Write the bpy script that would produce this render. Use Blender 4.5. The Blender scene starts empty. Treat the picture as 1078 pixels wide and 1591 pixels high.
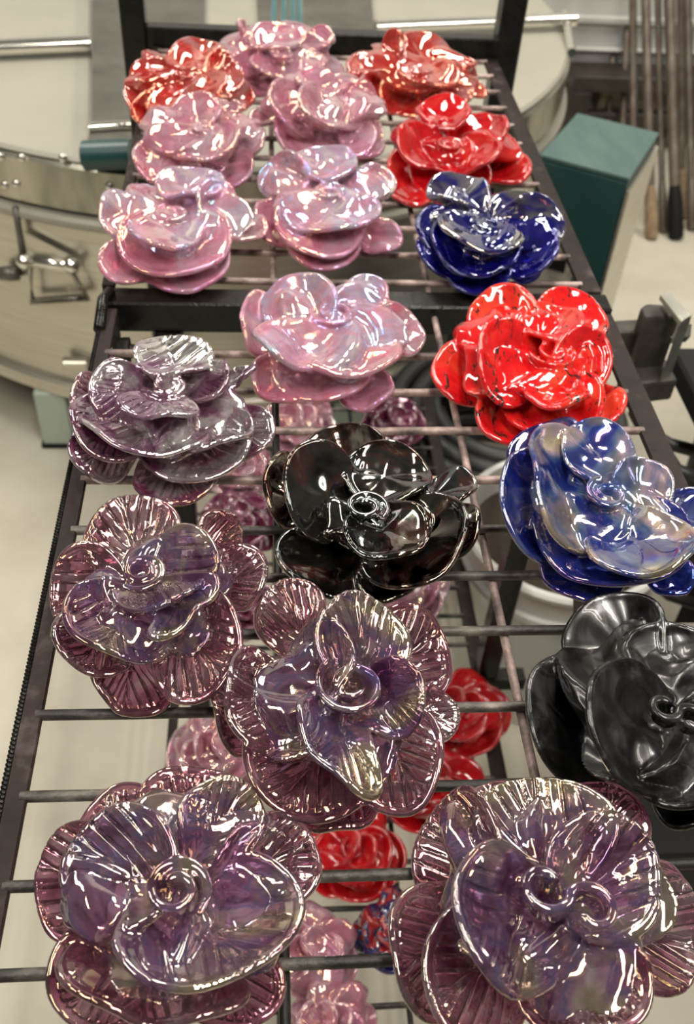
import bpy, math, random
import numpy as np
from mathutils import Matrix, Vector

# ---------------------------------------------------------------- camera
FPX = 1519.46
PITCH, YAW, ROLL = 0.7794921, -0.1155, 0.07684
CAM = np.array([0.13809, -0.18513, 0.51897])
sc = bpy.context.scene
COL = sc.collection

def cam_axes():
    ca, sa, cb, sb, cc, s_ = math.cos(PITCH), math.sin(PITCH), math.cos(YAW), math.sin(YAW), math.cos(ROLL), math.sin(ROLL)
    F = np.array([0, ca, -sa]); R = np.array([1., 0, 0]); U = np.array([0, sa, ca])
    Z = np.array([[cb, -sb, 0], [sb, cb, 0], [0, 0, 1]])
    F, R, U = Z @ F, Z @ R, Z @ U
    return F, cc * R + s_ * U, -s_ * R + cc * U
F_, R_, U_ = cam_axes()

cd = bpy.data.cameras.new('camera'); cam = bpy.data.objects.new('camera', cd); COL.objects.link(cam)
cd.sensor_fit = 'VERTICAL'; cd.sensor_height = 24.0; cd.lens = FPX / 1591 * 24.0
cd.clip_start = 0.02; cd.clip_end = 60
cam.matrix_world = Matrix(((R_[0], U_[0], -F_[0], CAM[0]), (R_[1], U_[1], -F_[1], CAM[1]), (R_[2], U_[2], -F_[2], CAM[2]), (0, 0, 0, 1)))
cd.dof.use_dof = True; cd.dof.focus_distance = 0.60; cd.dof.aperture_fstop = 6.5
sc.camera = cam

# ---------------------------------------------------------------- light
w = bpy.data.worlds.new('room_light'); sc.world = w; w.use_nodes = True
bg = w.node_tree.nodes['Background']
bg.inputs[0].default_value = (1.0, 0.93, 0.80, 1); bg.inputs[1].default_value = 0.11
def strip(x, y, z, sx, sy, power, col=(1.0, 0.95, 0.85)):
    l = bpy.data.lights.new('ceiling_tube', 'AREA'); l.shape = 'RECTANGLE'; l.size = sx; l.size_y = sy
    l.energy = power; l.color = col
    o = bpy.data.objects.new('ceiling_tube', l); o.location = (x, y, z); COL.objects.link(o)
    return o
for X in (-1.2, 0.35, 1.9):
    for Y in (-0.1, 2.1):
        strip(X, Y, 1.75, 0.06, 1.3, 15.0)
        strip(X + 0.14, Y, 1.75, 0.06, 1.3, 15.0)
sc.view_settings.view_transform = 'Standard'; sc.view_settings.look = 'None'
sc.view_settings.exposure = 0.0; sc.view_settings.gamma = 1.0
sc.view_settings.use_curve_mapping = False
sc.cycles.use_denoising = True
sc.cycles.max_bounces = 14; sc.cycles.transmission_bounces = 12; sc.cycles.glossy_bounces = 4; sc.cycles.diffuse_bounces = 3
sc.cycles.transparent_max_bounces = 12
sc.cycles.caustics_refractive = False; sc.cycles.caustics_reflective = False
sc.cycles.sample_clamp_indirect = 6.0

# ---------------------------------------------------------------- helpers
def at(x, y, z):
    """point of the plane z that the photograph shows at pixel x, y"""
    d = F_ + R_ * (x - 539) / FPX - U_ * (y - 795.5) / FPX
    return CAM + d * ((z - CAM[2]) / d[2])
def atY(x, y, Y):
    d = F_ + R_ * (x - 539) / FPX - U_ * (y - 795.5) / FPX
    return CAM + d * ((Y - CAM[1]) / d[1])

def tag(o, label=None, cat=None, group=None, kind=None):
    if label: o['label'] = label
    if cat: o['category'] = cat
    if group: o['group'] = group
    if kind: o['kind'] = kind
    return o
def empty(name, loc, label, cat, group=None):
    o = bpy.data.objects.new(name, None); o.location = [float(v) for v in loc]; COL.objects.link(o)
    o.empty_display_size = 0.02
    return tag(o, label, cat, group)

class MB:
    def __init__(s): s.v = []; s.f = []
    def add(s, v, f):
        n = len(s.v); s.v += [tuple(map(float, p)) for p in v]; s.f += [tuple(i + n for i in q) for q in f]; return s
    def box(s, lo, hi, M=None, bev=0.0):
        x0, y0, z0 = lo; x1, y1, z1 = hi
        if bev <= 0:
            v = [(x0,y0,z0),(x1,y0,z0),(x1,y1,z0),(x0,y1,z0),(x0,y0,z1),(x1,y0,z1),(x1,y1,z1),(x0,y1,z1)]
            f = [(0,3,2,1),(4,5,6,7),(0,1,5,4),(1,2,6,5),(2,3,7,6),(3,0,4,7)]
        else:
            v = []; b = bev
            for sx in (0, 1):
                for sy in (0, 1):
                    for sz in (0, 1):
                        X, Y, Z = (x0, x1)[sx], (y0, y1)[sy], (z0, z1)[sz]
                        dx, dy, dz = (b, -b)[sx], (b, -b)[sy], (b, -b)[sz]
                        v += [(X, Y + dy, Z + dz), (X + dx, Y, Z + dz), (X + dx, Y + dy, Z)]
            def I(a, c, d, k): return (a * 4 + c * 2 + d) * 3 + k
            f = []
            for a in (0, 1):
                q = [I(a,0,0,0), I(a,1,0,0), I(a,1,1,0), I(a,0,1,0)]; f.append(q if a else q[::-1])
                q = [I(0,a,0,1), I(1,a,0,1), I(1,a,1,1), I(0,a,1,1)]; f.append(q[::-1] if a else q)
                q = [I(0,0,a,2), I(1,0,a,2), I(1,1,a,2), I(0,1,a,2)]; f.append(q if a else q[::-1])
            for a in (0, 1):
                for c in (0, 1):
                    f.append([I(a,c,0,0), I(a,c,1,0), I(a,c,1,1), I(a,c,0,1)])
                    f.append([I(a,0,c,0), I(a,1,c,0), I(a,1,c,2), I(a,0,c,2)])
                    f.append([I(0,a,c,1), I(1,a,c,1), I(1,a,c,2), I(0,a,c,2)])
                    for d in (0, 1): f.append([I(a,c,d,0), I(a,c,d,1), I(a,c,d,2)])
        if M is not None: v = [M @ Vector(p) for p in v]
        return s.add(v, f)
    def tube(s, pts, r, seg=10, closed=False, caps=True):
        P = [Vector([float(c) for c in p]) for p in pts]; n = len(P)
        rr = r if hasattr(r, '__len__') else [r] * n
        up = None; v = []
        for i, p in enumerate(P):
            if closed: t = P[(i + 1) % n] - P[i - 1]
            else: t = P[min(i + 1, n - 1)] - P[max(i - 1, 0)]
            t.normalize()
            if up is None:
                up = Vector((0, 0, 1)) if abs(t.z) < .9 else Vector((1, 0, 0))
            a = t.cross(up).normalized(); b = a.cross(t).normalized(); up = b
            for k in range(seg):
                q = 2 * math.pi * k / seg
                v.append(p + (a * math.cos(q) + b * math.sin(q)) * rr[i])
        f = []
        for i in range(n if closed else n - 1):
            j = (i + 1) % n
            for k in range(seg):
                l = (k + 1) % seg
                f.append((i * seg + k, i * seg + l, j * seg + l, j * seg + k))
        if caps and not closed:
            f.append(tuple(range(seg))[::-1]); f.append(tuple((n - 1) * seg + k for k in range(seg)))
        return s.add(v, f)
    def lathe(s, prof, c=(0, 0, 0), seg=48, axis='z', a0=0, a1=2 * math.pi):
        full = abs(a1 - a0 - 2 * math.pi) < 1e-6; m = seg if full else seg + 1
        v = []
        for r, z in prof:
            for k in range(m):
                q = a0 + (a1 - a0) * k / seg
                p = (r * math.cos(q), r * math.sin(q), z)
                if axis == 'x': p = (z, p[0], p[1])
                if axis == 'y': p = (p[1], z, p[0])
                v.append((p[0] + c[0], p[1] + c[1], p[2] + c[2]))
        f = []
        for i in range(len(prof) - 1):
            for k in range(seg):
                l = (k + 1) % m
                f.append((i * m + k, i * m + l, (i + 1) * m + l, (i + 1) * m + k))
        return s.add(v, f)
    def prism(s, poly, z0, z1):
        n = len(poly); v = [(p[0], p[1], z0) for p in poly] + [(p[0], p[1], z1) for p in poly]
        f = [tuple(range(n))[::-1], tuple(range(n, 2 * n))] + [(i, (i + 1) % n, n + (i + 1) % n, n + i) for i in range(n)]
        return s.add(v, f)
    def build(s, name, m, parent=None, smooth=False, angle=None, uv=None):
        me = bpy.data.meshes.new(name); me.from_pydata(s.v, [], s.f)
        if smooth: me.polygons.foreach_set('use_smooth', [True] * len(me.polygons))
        me.materials.append(m); me.update()
        o = bpy.data.objects.new(name, me); COL.objects.link(o)
        if parent is not None:
            o.parent = parent
            me.transform(Matrix.Translation(-parent.location))
        if smooth and angle:
            try: me.set_sharp_from_angle(angle=math.radians(angle))
            except Exception: pass
        return o

# ---------------------------------------------------------------- materials
def mat(name, col=(.5, .5, .5), rough=.5, metal=0., **kw):
    m = bpy.data.materials.new(name); m.use_nodes = True
    b = m.node_tree.nodes['Principled BSDF']
    b.inputs['Base Color'].default_value = (*col, 1); b.inputs['Roughness'].default_value = rough; b.inputs['Metallic'].default_value = metal
    for k, v in kw.items(): b.inputs[k].default_value = v
    return m
def nd(m, t, **kw):
    n = m.node_tree.nodes.new(t)
    for k, v in kw.items(): setattr(n, k, v)
    return n
def lk(m, a, b): m.node_tree.links.new(a, b)
def noise(m, scale, detail=3, rough=.5, coord='Object', dist=0., stretch=None):
    tc = nd(m, 'ShaderNodeTexCoord'); n = nd(m, 'ShaderNodeTexNoise')
    src = tc.outputs[coord]
    if stretch:
        mp = nd(m, 'ShaderNodeMapping'); mp.inputs['Scale'].default_value = stretch
        lk(m, src, mp.inputs[0]); src = mp.outputs[0]
    lk(m, src, n.inputs['Vector'])
    n.inputs['Scale'].default_value = scale; n.inputs['Detail'].default_value = detail; n.inputs['Roughness'].default_value = rough
    n.inputs['Distortion'].default_value = dist
    return n
def ramp(m, src, stops):
    r = nd(m, 'ShaderNodeValToRGB'); e = r.color_ramp.elements
    while len(e) < len(stops): e.new(.5)
    for el, (p, c) in zip(e, stops):
        el.position = p; el.color = (*c, 1) if len(c) == 3 else c
    lk(m, src, r.inputs[0]); return r
def maprange(m, src, a, b, c, d):
    r = nd(m, 'ShaderNodeMapRange'); lk(m, src, r.inputs[0])
    for i, v in enumerate((a, b, c, d)): r.inputs[i + 1].default_value = v
    return r
def bsdf(m): return m.node_tree.nodes['Principled BSDF']
def noisy(name, stops, scale, rough=.6, metal=0., bump=0., detail=4, stretch=None, dist=0., **kw):
    m = mat(name, stops[0][1], rough, metal, **kw)
    n = noise(m, scale, detail, .6, dist=dist, stretch=stretch); r = ramp(m, n.outputs['Fac'], stops)
    lk(m, r.outputs[0], bsdf(m).inputs['Base Color'])
    if bump:
        bp = nd(m, 'ShaderNodeBump'); bp.inputs['Strength'].default_value = bump; bp.inputs['Distance'].default_value = .002
        n2 = noise(m, scale * 4, 4, .6); lk(m, n2.outputs['Fac'], bp.inputs['Height']); lk(m, bp.outputs[0], bsdf(m).inputs['Normal'])
    return m

def glass_mat(name, stops, trans=.5, metal=(.1, .6), rough=.06, film=(250, 550), ior=1.6, veins=0., nscale=22, speck=None, lustre_scale=16, sss=0., bump=.22, lcol=None):
    stops = [(.5 + (p - .5) * .5, c) for p, c in stops]
    m = mat(name, stops[0][1], rough, metal[0]); b = bsdf(m)
    n = noise(m, nscale, 4, .62, dist=1.2); r = ramp(m, n.outputs['Fac'], stops)
    colout = r.outputs[0]
    if speck:
        n3 = noise(m, 60, 5, .7, dist=2.5, stretch=(1, .35, 1)); s3 = ramp(m, n3.outputs['Fac'], [(.575, (0, 0, 0)), (.61, (1, 1, 1))])
        mx = nd(m, 'ShaderNodeMix', data_type='RGBA'); lk(m, s3.outputs[0], mx.inputs[0]); lk(m, colout, mx.inputs[6]); mx.inputs[7].default_value = (*speck, 1)
        colout = mx.outputs[2]
    n2 = noise(m, lustre_scale, 3, .55, dist=.8)
    lk(m, maprange(m, n2.outputs['Fac'], .46, .60, metal[0], metal[1]).outputs[0], b.inputs['Metallic'])
    if lcol:
        ml = nd(m, 'ShaderNodeMix', data_type='RGBA'); lk(m, maprange(m, n2.outputs['Fac'], .48, .62, 0, .85).outputs[0], ml.inputs[0]); lk(m, colout, ml.inputs[6]); ml.inputs[7].default_value = (*lcol, 1)
        colout = ml.outputs[2]
    lk(m, colout, b.inputs['Base Color'])
    b.inputs['Transmission Weight'].default_value = trans
    b.inputs['IOR'].default_value = ior
    b.inputs['Coat Weight'].default_value = .6; b.inputs['Coat Roughness'].default_value = .03; b.inputs['Coat IOR'].default_value = 1.6
    if film:
        n4 = noise(m, 9, 2, .5, dist=.5)
        lk(m, maprange(m, n4.outputs['Fac'], .40, .60, film[0], film[1]).outputs[0], b.inputs['Thin Film Thickness'])
        b.inputs['Thin Film IOR'].default_value = 1.9
    if sss:
        b.inputs['Subsurface Weight'].default_value = sss; b.inputs['Subsurface Scale'].default_value = .01
        b.inputs['Subsurface Radius'].default_value = (1, .5, .5)
    bp = nd(m, 'ShaderNodeBump'); bp.inputs['Distance'].default_value = .0012; bp.inputs['Strength'].default_value = .35
    n5 = noise(m, 75, 2, .5, dist=.6)
    h = n5.outputs['Fac']; bp.inputs['Strength'].default_value = bump
    if veins:
        bp.inputs['Strength'].default_value = veins; bp.inputs['Distance'].default_value = .0018
        def M(op, a, b_=None, c=None):
            q = nd(m, 'ShaderNodeMath', operation=op)
            for i, s in enumerate((a, b_, c)):
                if s is None: continue
                if isinstance(s, (int, float)): q.inputs[i].default_value = s
                else: lk(m, s, q.inputs[i])
            return q.outputs[0]
        uv = nd(m, 'ShaderNodeUVMap'); uv.uv_map = 'UVMap'; sp = nd(m, 'ShaderNodeSeparateXYZ'); lk(m, uv.outputs[0], sp.inputs[0])
        u, v = sp.outputs[0], sp.outputs[1]
        av = M('ABSOLUTE', v)
        t = M('MULTIPLY', M('SUBTRACT', M('MULTIPLY', u, 1.0), M('MULTIPLY', av, 1.55)), 2.5)
        fr = M('ABSOLUTE', M('SUBTRACT', M('FRACT', M('ADD', t, 20)), .5))
        ridge = M('SMOOTH_MIN', M('MULTIPLY', fr, 5.4), 1.0, .3)
        mid = M('SMOOTH_MIN', M('MULTIPLY', av, 11.0), 1.0, .3)
        hv = M('MULTIPLY', ridge, mid)
        mask = maprange(m, u, -.25, .15, 0, 1).outputs[0]
        rho = M('SQRT', M('ADD', M('MULTIPLY', u, u), M('MULTIPLY', v, v)))
        mask2 = maprange(m, rho, .93, .85, 0, 1).outputs[0]
        h = M('ADD', M('MULTIPLY', M('MULTIPLY', hv, M('MULTIPLY', mask, mask2)), 1.0), M('MULTIPLY', h, .12))
    lk(m, h, bp.inputs['Height']); lk(m, bp.outputs[0], b.inputs['Normal'])
    return m

PURPLE = [(.25, (.12, .04, .12)), (.42, (.31, .14, .29)), (.52, (.15, .12, .30)), (.62, (.42, .23, .34)), (.8, (.54, .44, .48))]
G = {}
G['purple'] = glass_mat('purple_lustre_glass', PURPLE, .78, (.0, .75), .07, (80, 165), 1.5, veins=.9, lcol=(.86, .74, .52))
G['purple_low'] = glass_mat('wine_purple_glass', [(.2, (.26, .06, .14)), (.5, (.54, .22, .33)), (.8, (.64, .42, .50))], .90, (.0, .25), .04, (80, 130), 1.5, veins=.9)
G['silver'] = glass_mat('silvery_purple_glass', [(.25, (.20, .06, .14)), (.45, (.38, .18, .30)), (.6, (.62, .54, .56)), (.8, (.85, .80, .80))], .6, (.1, .95), .12, (60, 105), 1.5, veins=.9, lcol=(.90, .87, .85))
G['silver_low'] = glass_mat('wine_silvery_glass', [(.2, (.16, .02, .08)), (.5, (.34, .09, .20)), (.8, (.66, .50, .58))], .75, (.05, .6), .06, (60, 110), 1.5, veins=.9, lcol=(.80, .76, .80))
G['pink'] = glass_mat('pink_opal_glass', [(.2, (.96, .40, .56)), (.45, (.96, .53, .68)), (.6, (.80, .62, .88)), (.8, (.98, .80, .86))], .64, (.0, .10), .12, (90, 240), 1.45, bump=.1)
G['pink_low'] = glass_mat('pink_clear_base_glass', [(.2, (.95, .28, .45)), (.5, (.96, .40, .55)), (.8, (.95, .58, .72))], .64, (.0, .05), .10, (90, 150), 1.45, bump=.1)
G['rose'] = glass_mat('pink_clear_glass', [(.2, (.95, .31, .48)), (.5, (.96, .47, .63)), (.8, (.94, .66, .80))], .66, (.0, .06), .10, (90, 150), 1.45, bump=.1)
G['red'] = glass_mat('red_glass', [(.2, (.60, .004, .010)), (.5, (.84, .012, .02)), (.8, (.90, .05, .04))], .5, (.0, .04), .06, None, 1.5, bump=.1)
G['redspeck'] = glass_mat('speckled_red_glass', [(.2, (.58, .006, .010)), (.5, (.76, .014, .016)), (.8, (.80, .06, .03))], .18, (.0, .04), .07, None, 1.5, speck=(.03, .02, .015), bump=.1)
G['redgold'] = glass_mat('red_gold_lustre_glass', [(.2, (.70, .02, .02)), (.5, (.84, .07, .06)), (.7, (.85, .20, .18)), (.8, (.85, .35, .36))], .55, (.0, .25), .08, (75, 120), 1.5, bump=.1)
G['blue'] = glass_mat('blue_lustre_glass', [(.15, (.01, .015, .20)), (.38, (.03, .06, .34)), (.48, (.14, .22, .40)), (.58, (.56, .42, .55)), (.70, (.70, .60, .38)), (.85, (.05, .08, .36))], .55, (.05, .95), .10, (80, 230), 1.5, bump=.1, nscale=9, lustre_scale=10, lcol=(.85, .74, .46))
G['blue_low'] = glass_mat('deep_blue_glass', [(.2, (.01, .015, .20)), (.5, (.02, .04, .34)), (.8, (.10, .14, .42))], .6, (.0, .35), .06, (80, 160), 1.5, bump=.1)
G['navy'] = glass_mat('navy_glass', [(.2, (.006, .006, .12)), (.5, (.012, .012, .26)), (.7, (.30, .28, .36)), (.8, (.45, .42, .40))], .6, (.0, .8), .06, (65, 110), 1.5, bump=.1, lcol=(.62, .60, .54), lustre_scale=24)
G['navy_low'] = glass_mat('clear_navy_glass', [(.2, (.004, .004, .12)), (.5, (.010, .010, .30)), (.8, (.05, .05, .36))], .7, (.0, .2), .05, None, 1.5, bump=.1)
G['black'] = glass_mat('gunmetal_black_glass', [(.2, (.012, .012, .012)), (.5, (.035, .034, .034)), (.75, (.11, .11, .115))], .0, (.7, 1.), .27, None, 1.5, bump=.12)
bsdf(G['black']).inputs['Coat Weight'].default_value = .15
G['blackred'] = glass_mat('black_red_lustre_glass', [(.2, (.008, .007, .006)), (.5, (.025, .022, .020)), (.64, (.07, .02, .015)), (.8, (.24, .22, .18))], .1, (.5, 1.), .10, (60, 95), 1.5, bump=.12)
G['plum'] = glass_mat('plum_glass', [(.2, (.10, .01, .05)), (.5, (.26, .04, .11)), (.8, (.55, .25, .36))], .45, (.0, .2), .08, None, 1.5)
G['mosaic'] = glass_mat('red_navy_glass', [(.3, (.015, .02, .16)), (.5, (.04, .03, .07)), (.6, (.4, .02, .02))], .3, (.0, .2), .1, None, 1.5, nscale=40)
G['orange'] = glass_mat('orange_glass', [(.3, (.8, .25, .02)), (.7, (.9, .35, .03))], .2, (.0, .0), .12, None, 1.5)

M_iron = noisy('black_sooty_iron', [(.3, (.006, .0055, .005)), (.55, (.015, .013, .012)), (.72, (.07, .06, .055))], 60, .42, .1, bump=.25, **{'Specular IOR Level': .3})
M_gloss = noisy('glossy_black_iron', [(.3, (.004, .004, .004)), (.75, (.014, .013, .012))], 50, .25, .0, bump=.2, **{'Specular IOR Level': .28})
M_rail = noisy('brown_black_angle_iron', [(.3, (.010, .006, .005)), (.55, (.022, .013, .011)), (.75, (.09, .07, .065))], 35, .5, .05, bump=.3, **{'Specular IOR Level': .25})
M_wire = noisy('scaled_steel_wire', [(.30, (.012, .011, .010)), (.48, (.032, .028, .025)), (.60, (.12, .105, .092)), (.75, (.32, .27, .23))], 45, .5, .2, bump=.4, stretch=(.6, 1, 1))
M_rod = noisy('pinkish_scaled_rod', [(.30, (.05, .04, .04)), (.48, (.22, .16, .145)), (.62, (.46, .34, .31)), (.8, (.55, .44, .40))], 38, .55, .3, bump=.4)
M_floor = noisy('beige_concrete_floor', [(.2, (.47, .43, .34)), (.5, (.57, .53, .43)), (.8, (.65, .61, .51))], 6, .55, bump=.15, detail=8)
M_wall = mat('white_painted_wall', (.56, .55, .53), .5)
M_steel = noisy('brushed_stainless_steel', [(.3, (.50, .47, .40)), (.7, (.66, .63, .55))], 5, .32, .85, stretch=(1, 1, 30))
M_lid = noisy('cream_lid_sheet', [(.3, (.335, .318, .262)), (.7, (.385, .365, .305))], 4, .45, .1)
M_dull = noisy('dull_grey_steel', [(.3, (.10, .095, .08)), (.7, (.20, .19, .165))], 9, .42, .6, detail=6)
M_band = noisy('streaked_steel_band', [(.35, (.16, .17, .15)), (.5, (.42, .40, .33)), (.65, (.62, .60, .52))], 6, .25, .9, stretch=(1, 1, .3), detail=4)
M_chrome = mat('polished_steel', (.80, .78, .72), .18, 1.)
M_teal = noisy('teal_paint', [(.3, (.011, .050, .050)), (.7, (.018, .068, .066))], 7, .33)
M_pale = mat('pale_green_paint', (.42, .50, .43), .5)
M_white = mat('white_plastic', (.72, .71, .68), .4, **{'Subsurface Weight': .1})
M_dark = noisy('dark_brown_paint', [(.3, (.02, .016, .013)), (.7, (.06, .045, .036))], 12, .5)
M_black = mat('matt_black', (.010, .010, .010), .6, 0., **{'Specular IOR Level': .2})
M_rubber = mat('black_rubber_hose', (.03, .03, .03), .45)
M_zinc = noisy('zinc_plate', [(.3, (.45, .45, .40)), (.7, (.70, .70, .62))], 25, .25, .9)
M_pipe = noisy('rusty_steel_pipe', [(.3, (.09, .06, .045)), (.6, (.20, .17, .14)), (.8, (.34, .32, .28))], 6, .45, .5, stretch=(4, 4, .6))
M_wood = noisy('worn_wood', [(.3, (.20, .13, .07)), (.7, (.38, .28, .17))], 20, .6, stretch=(4, 4, .5))
M_paper = noisy('grey_label', [(.45, (.42, .38, .32)), (.55, (.30, .27, .22))], 30, .6)

# ---------------------------------------------------------------- the setting
FLOOR = -0.9
MB().box((-3.5, -2.5, FLOOR - .1), (6, 7.0, FLOOR)).build('floor', M_floor)['kind'] = 'structure'
WY = 3.10
MB().box((-3.5, WY, FLOOR), (6, WY + .12, 1.9)).build('wall_back', M_wall)['kind'] = 'structure'
tb = MB()
tb.box((-3.5, WY - .03, FLOOR), (6, WY, FLOOR + .16), bev=.006); tb.box((-3.5, WY - .045, FLOOR + .16), (6, WY, FLOOR + .20), bev=.01)
tb.build('baseboard_back', M_wall)['kind'] = 'structure'

for k_, (py, hh) in enumerate(((24, .022), (73, .012))):
    zz = atY(960, py, WY)[2]
    MB().box((-3.5, WY - .022, zz - hh), (6, WY, zz), bev=.004).build('trim_%d' % (k_ + 1), M_wall)['kind'] = 'structure'
# ---------------------------------------------------------------- the wire rack
rack = empty('wire_shelf_rack', (0.225, 0.3, FLOOR), 'black iron rack with wire shelves carrying glass roses', 'rack')
def part(mb, name, m, parent=None, label=None, **kw):
    o = mb.build(name, m, parent, **kw)
    if label: o['label'] = label
    return o
WIRE_Y = {}
def rail_mb(x, y0, y1, z, side, wide=.021, drop=.024):
    mb = MB(); t = .003; wide = .0125 if side < 0 else wide
    if side < 0: mb.box((x - wide, y0, z - .003), (x, y1, z + .002), bev=.0008); mb.box((x - wide, y0, z - drop), (x - wide + t, y1, z - .003), bev=.0008)
    else: mb.box((x, y0, z - .003), (x + wide, y1, z + .002), bev=.0008); mb.box((x + wide - t, y0, z - drop), (x + wide, y1, z - .003), bev=.0008)
    return mb
RW = .0035
def wobble_tube(p0, p1, r, seed, n=16):
    rnd = random.Random(seed); P0, P1 = np.array(p0), np.array(p1); pts = []
    for i in range(n + 1):
        t = i / n; e = math.sin(math.pi * t)
        pts.append(P0 + (P1 - P0) * t + np.array([0, 0, -.0012 * e]) + np.array([0, rnd.uniform(-1, 1), rnd.uniform(-1, 1)]) * .00035 * e)
    return pts
def shelf(z, x0, x1, y0, y1, wires, rods, seed, rodmats=(M_rod,)):
    part(rail_mb(x0, y0, y1, z, -1), 'side_rail', M_rail, rack)
    part(rail_mb(x1, y0, y1, z, 1), 'side_rail', M_rail, rack)
    for i, y in enumerate(wires):
        part(MB().tube(wobble_tube((x0 - .004, y, z), (x1 + .004, y, z), RW, seed + i), RW, 8), 'cross_wire', (M_rod if z == 0 and (y0 > .6 or y > .36) else M_wire), rack, smooth=True, angle=50)
    for i, x in enumerate(rods):
        part(MB().tube(wobble_tube((x, y0, z - .0058), (x, y1, z - .0058), RW, seed + 40 + i), .0032, 8), 'long_rod', rodmats[i % len(rodmats)], rack, smooth=True, angle=50)
# front top shelf
S = .0538
near_w = [S * k + d for k, d in zip(range(-2, 11), (0, 0, .008, 0, -.001, 0, .007, .003, -.004, -.004, .002, 0, -.001))]
shelf(0, .001, .452, -.16, .605, near_w, (.146, .300), 3, (M_iron, M_rod))
# weld bead along the outer left edge
bead = MB(); n = 260
for i in range(n):
    y = -.16 + .76 * i / n
    bead.lathe([(0, -.0016), (.0016, -.0012), (.0021, 0), (.0016, .0012), (0, .0016)], (-.0128, y, .0016), 6, axis='y')
o = part(bead, 'knurled_edge', M_gloss, rack, label='glossy knurled edge strip'); o['kind'] = 'stuff'
# rear top shelf
far_w = [.66 + S * k for k in range(0, 12)]
shelf(0, -.006, .452, .645, 1.27, far_w, (.146, .300), 21, (M_rod, M_rod))
# crossbars between the two shelves and at the far end
part(MB().box((-.014, .612, -.030), (.476, .640, .003), bev=.002), 'cross_bar', M_gloss, rack)
part(MB().box((-.026, 1.262, -.004), (.474, 1.285, .028), bev=.002), 'cross_bar', M_gloss, rack)
part(MB().box((-.020, -.165, -.026), (.476, -.150, .002), bev=.002), 'cross_bar', M_gloss, rack)
# bolt and stub at the corner
part(MB().lathe([(0, .0), (.008, .0), (.009, .002), (.009, .006), (.006, .009), (0, .010)], (-.012, .585, -.02), 12, axis='y'), 'bolt', M_gloss, rack, smooth=True, angle=40)
part(MB().lathe([(0, -.006), (.012, -.006), (.013, 0), (.013, .005), (.007, .006), (.006, .011), (0, .012)], (.006, .582, -.030), 14, axis='x'), 'bolt', M_iron, rack, smooth=True, angle=40)
part(MB().box((-.004, .575, -.055), (.001, .603, -.003), bev=.001), 'bracket', M_iron, rack)
part(MB().tube([(-.012, .570, .002), (-.013, .612, .006), (-.008, .628, .005)], .0055, 10), 'corner_bead', M_gloss, rack, smooth=True)
# posts: two tall ones at the far end, legs
part(MB().box((-.060, 1.262, FLOOR), (-.026, 1.296, .60), bev=.003), 'post', M_gloss, rack)
part(MB().box((.470, 1.262, FLOOR), (.505, 1.300, .60), bev=.003), 'post', M_gloss, rack)
for X in (.03, .43):
    part(MB().box((X, .604, FLOOR), (X + .028, .632, -.030), bev=.002), 'post', M_gloss, rack)
for X in (-.015, .44):
    part(MB().box((X, -.165, FLOOR), (X + .025, -.140, -.026), bev=.002), 'post', M_gloss, rack)
# diagonal brace on the right
part(MB().tube([(.435, -.10, -.62), (.47, .60, -.12)], .013, 4), 'brace', M_dark, rack)
# lower shelf
LZ = -.60
low_w = [-.14 + S * k for k in range(0, 26)]
shelf(LZ, .020, .425, -.16, 1.27, low_w, (.15, .29), 60, (M_iron,))
part(MB().box((.425, .600, LZ - .02), (.500, .625, LZ + .002), bev=.002), 'cross_bar', M_iron, rack)

# ---------------------------------------------------------------- glass roses
def vn(a):
    l = np.linalg.norm(a, axis=-1, keepdims=True); l[l < 1e-12] = 1; return a / l
def wave(P, rs, freq, amp, n=4):
    d = np.zeros(P.shape[:-1])
    for k in range(n):
        q = rs.normal(size=3); q /= np.linalg.norm(q)
        d += np.sin(P @ (q * freq * (1 + .45 * k)) + rs.uniform(0, 6.28)) / (1 + .5 * k)
    return d * amp / 1.8
def shell(Pm, Nf, th, name, m, parent, uv=None, closed=True):
    """Pm: (M,N,3) mid surface, ring 0 = centre, ring M-1 = rim. Thick shell with a rounded bead on the rim."""
    M, N, _ = Pm.shape; Pm = Pm.copy(); Pm[..., 2] = np.maximum(Pm[..., 2], parent_floor(parent) + th * .5 + .0004)
    dphi = np.roll(Pm, -1, 1) - np.roll(Pm, 1, 1); dr = np.gradient(Pm, axis=0)
    Nn = np.cross(dr, dphi); Nn[0] = Nf; Nn = vn(Nn)
    s = np.sign((Nn * Nf).sum(-1).mean()) or 1; Nn = Nn * s
    Nn[:2] = vn(Nn[:2] * .4 + np.asarray(Nf) * .6)
    out = vn(Pm[-1] - Pm[-2])
    rho = np.linspace(0, 1, M)[:, None, None]
    t = th * (1 + .55 * np.clip((rho - .86) / .14, 0, 1) ** 2)
    top = Pm + Nn * t / 2; bot = Pm - Nn * t / 2
    rings = [top[i] for i in range(M)]; tt = float(t[-1, 0, 0]) / 2
    for a in (60, 30, 0, -30, -60):
        a = math.radians(a); rings.append(Pm[-1] + Nn[-1] * tt * math.sin(a) + out * tt * 1.1 * math.cos(a))
    rings += [bot[i] for i in range(M - 1, -1, -1)]
    V = np.concatenate(rings); K = len(rings)
    V[:, 2] = np.maximum(V[:, 2], parent_floor(parent))
    i = np.arange(K - 1)[:, None]; j = np.arange(N)[None]; l = (j + 1) % N
    q = np.stack([i * N + j + 0 * l, (i + 1) * N + j + 0 * l, (i + 1) * N + l, i * N + l], -1).reshape(-1, 4)
    if s > 0: q = q[:, ::-1]
    UU = np.zeros((len(V), 2)) if uv is None else np.concatenate([uv] + [uv[-1:]] * 5 + [uv[::-1]]).reshape(-1, 2)
    return dict(V=V, F=q.tolist(), UV=UU, name=name, m=m)
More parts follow.
